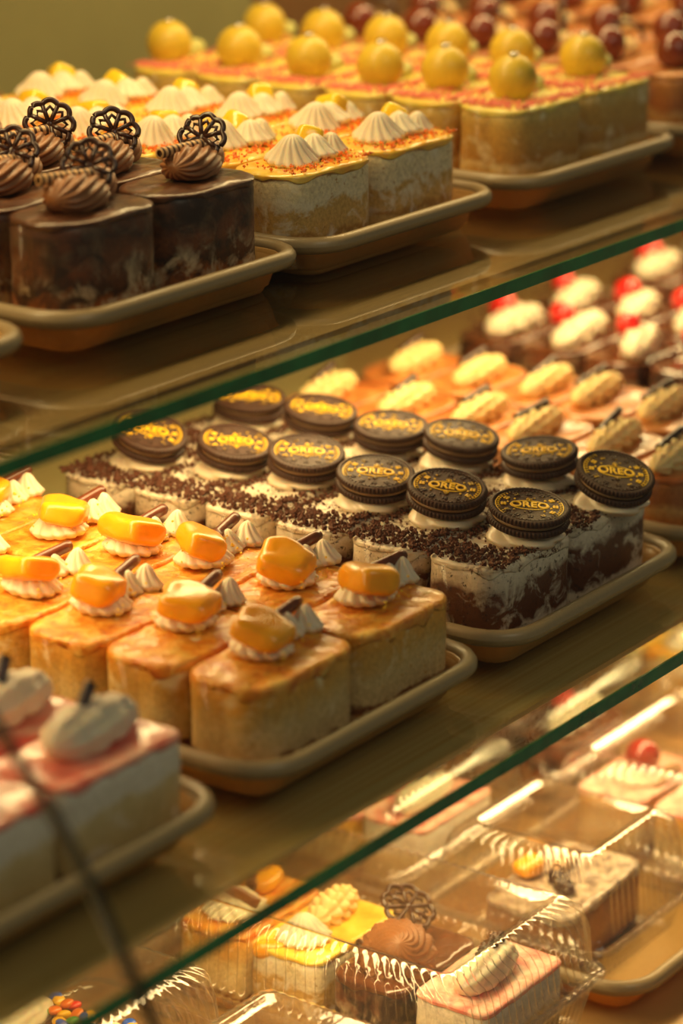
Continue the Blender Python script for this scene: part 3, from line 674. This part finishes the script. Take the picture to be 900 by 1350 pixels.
def mk_candy():
    h = .04; r = slice_base('candy_cake_slice', '', 'side_choc', 'choc_glaze', h, .01, seed=27, film=False)
    put(r, 'cream_ruffle', 'white_cream', piped(.06, .012, 8, .1, .12, 5, .12, .95, .1), (0, .01, h+.001))
    rn = random.Random(5)
    for k in range(34):
        MB().add(*blob(.0042, .0042, .0026, 1, 0, nu=8, nv=14)).obj('candy_button', CANDY[k % 5], r, (rn.uniform(-.036, .036), rn.uniform(-.02, .012), h+.005+rn.uniform(0, .003)), (rn.uniform(-.6, .6), rn.uniform(-.6, .6), 0))
    return r
zb = Z2+.0022
clamshell('large ribbed clear container showing four different cake slices', -.128, .036, -.046, .196, .080)
single(mk_boxpink, 'pink-dusted slice with white ruffle and dark twist in large ribbed container', -.044, -.010, zb)
single(mk_boxcocoa, 'glazed chocolate slice with swirled cocoa cream between the pink and lemon slices', -.044, .046, zb)
single(mk_boxlemon, 'yellow-glazed slice with white rosette, boxed between cocoa and mango slices', -.046, .101, zb)
single(mk_boxmango, 'boxed mango slice with two brown curls, innermost in the large ribbed container', -.044, .156, zb)
clamshell('clear container in front of the large ribbed one, only its lid in frame', -.318, -.146, -.170, .072, .080, ramp=.0006)
single(mk_boxlemon, 'lemon slice hidden low in the front clear container', -.235, -.05, zb)
clamshell('clear container of candy slices near the dark glass joint', -.320, -.145, .080, .196, .078, rz=.0, ramp=.0006)
single(mk_candy, 'candy-button slice nearer the glass in its clear container', -.232, .111, zb)
single(mk_candy, 'candy-button slice farther back in its clear container', -.232, .163, zb)
make_tray('tan moulded tray on the base under the square and the cherry containers', .192, -.062, Z2, .17, 0, .325)
zt2 = Z2+.0042
clamshell('square clear container with a drizzled dark slice, standing on the base tray', .040, .168, -.034, .098, .078, zt2, ramp=.0006, flange=.03)
single(mk_boxdark, 'dark slice with white drizzle and a mango bit in square container', .100, .028, zt2+.0022, .06)
clamshell('clear container beside the square one on the base tray, cherry slices inside', .174, .335, -.036, .098, .078, zt2, ramp=.0006, flange=.03)
strip_wrap(single(mk_cherry, 'cherry-topped slice nearest the glass on the base tray', .246, .004, zt2+.0022))
strip_wrap(single(mk_cherry, 'cherry-topped slice second from the glass on the base tray', .246, .060, zt2+.0022))
pool = [
        ('clear container straight behind the large ribbed one, pink-topped slice inside', [mk_boxpink, mk_cherry, mk_boxcocoa], .048, .215, .112, .29, 'the container behind the ribbed one'),
        ('clear container of strawberry slices partly under the middle shelf panel', [mk_straw]*3, .232, .39, .112, .29, 'the container beneath the cookie tray'),
        ('clear container of caramel slices past the cherry container', [mk_caramel]*2, .375, .54, -.05, .09, 'the container past the cherry one'),
        ('clear container of yellow lemon slices deep under the middle shelf', [mk_boxlemon]*3, .41, .57, .112, .29, 'the deep lemon container'),
        ('clear container of mango slices by the glass, past the caramel one', [mk_boxmango]*2, .57, .72, -.05, .09, 'the far mango container'),
        ('clear container of cherry slices far back under the shelf', [mk_cherry]*3, .59, .75, .112, .29, 'the far back cherry container'),
        ('farthest clear container by the glass, pink slices inside', [mk_boxpink]*2, .74, .9, -.05, .09, 'the farthest container by the glass'),
        ('farthest clear container at the back, caramel slices inside', [mk_caramel]*3, .77, .93, .112, .29, 'the farthest back container')]
KN = {'mk_cherry': 'cherry-topped slice', 'mk_straw': 'strawberry slice', 'mk_caramel': 'caramel slice', 'mk_boxlemon': 'lemon slice', 'mk_boxmango': 'mango slice', 'mk_boxpink': 'pink slice', 'mk_boxcocoa': 'cocoa slice'}
for lab, fns, a, b, c_, d_, wh in pool:
    clamshell(lab, a, b, c_, d_, .078, ramp=.0006)
    ys = [(c_+d_)/2-.027, (c_+d_)/2+.027] if len(fns) == 2 else [c_+.036, (c_+d_)/2, d_-.036]
    for i, (y, fn) in enumerate(zip(ys, fns)):
        strip_wrap(single(fn, KN[fn.__name__]+' '+['nearest the glass', 'second from the glass', 'third from the glass'][i]+' in '+wh, (a+b)/2, y, zb))

# ------------------------------------------------------------------ world, camera
w = bpy.data.worlds.new('room'); bpy.context.scene.world = w; w.use_nodes = True
bg = w.node_tree.nodes['Background']; bg.inputs[0].default_value = (.80, .74, .52, 1); bg.inputs[1].default_value = .11

f = 3600.; vx, vy = 2687., 1181.
Xc = Vector((vx, vy, -f)).normalized(); p = math.atan2(vy, f); Zc = Vector((0, cos(p), sin(p))); Yc = Zc.cross(Xc)
cam = bpy.data.cameras.new('camera'); co = bpy.data.objects.new('camera', cam); COL.objects.link(co)
m = Matrix((Xc, Yc, Zc)).to_4x4(); m.translation = Vector((-1.19703577, -.72729421, .53205098)); co.matrix_world = m
cam.sensor_fit = 'AUTO'; cam.sensor_width = 36; cam.lens = 96; cam.clip_start = .05
cam.dof.use_dof = True; cam.dof.focus_distance = 1.47; cam.dof.aperture_fstop = 4.0; cam.dof.aperture_blades = 0
sc = bpy.context.scene; sc.camera = co
sc.view_settings.view_transform = 'Standard'; sc.view_settings.look = 'None'; sc.view_settings.gamma = 1; sc.view_settings.exposure = -.12; sc.view_settings.use_curve_mapping = False
sc.cycles.transparent_max_bounces = 32; sc.cycles.max_bounces = 10; sc.cycles.sample_clamp_indirect = 4; sc.cycles.caustics_reflective = False; sc.cycles.caustics_refractive = False
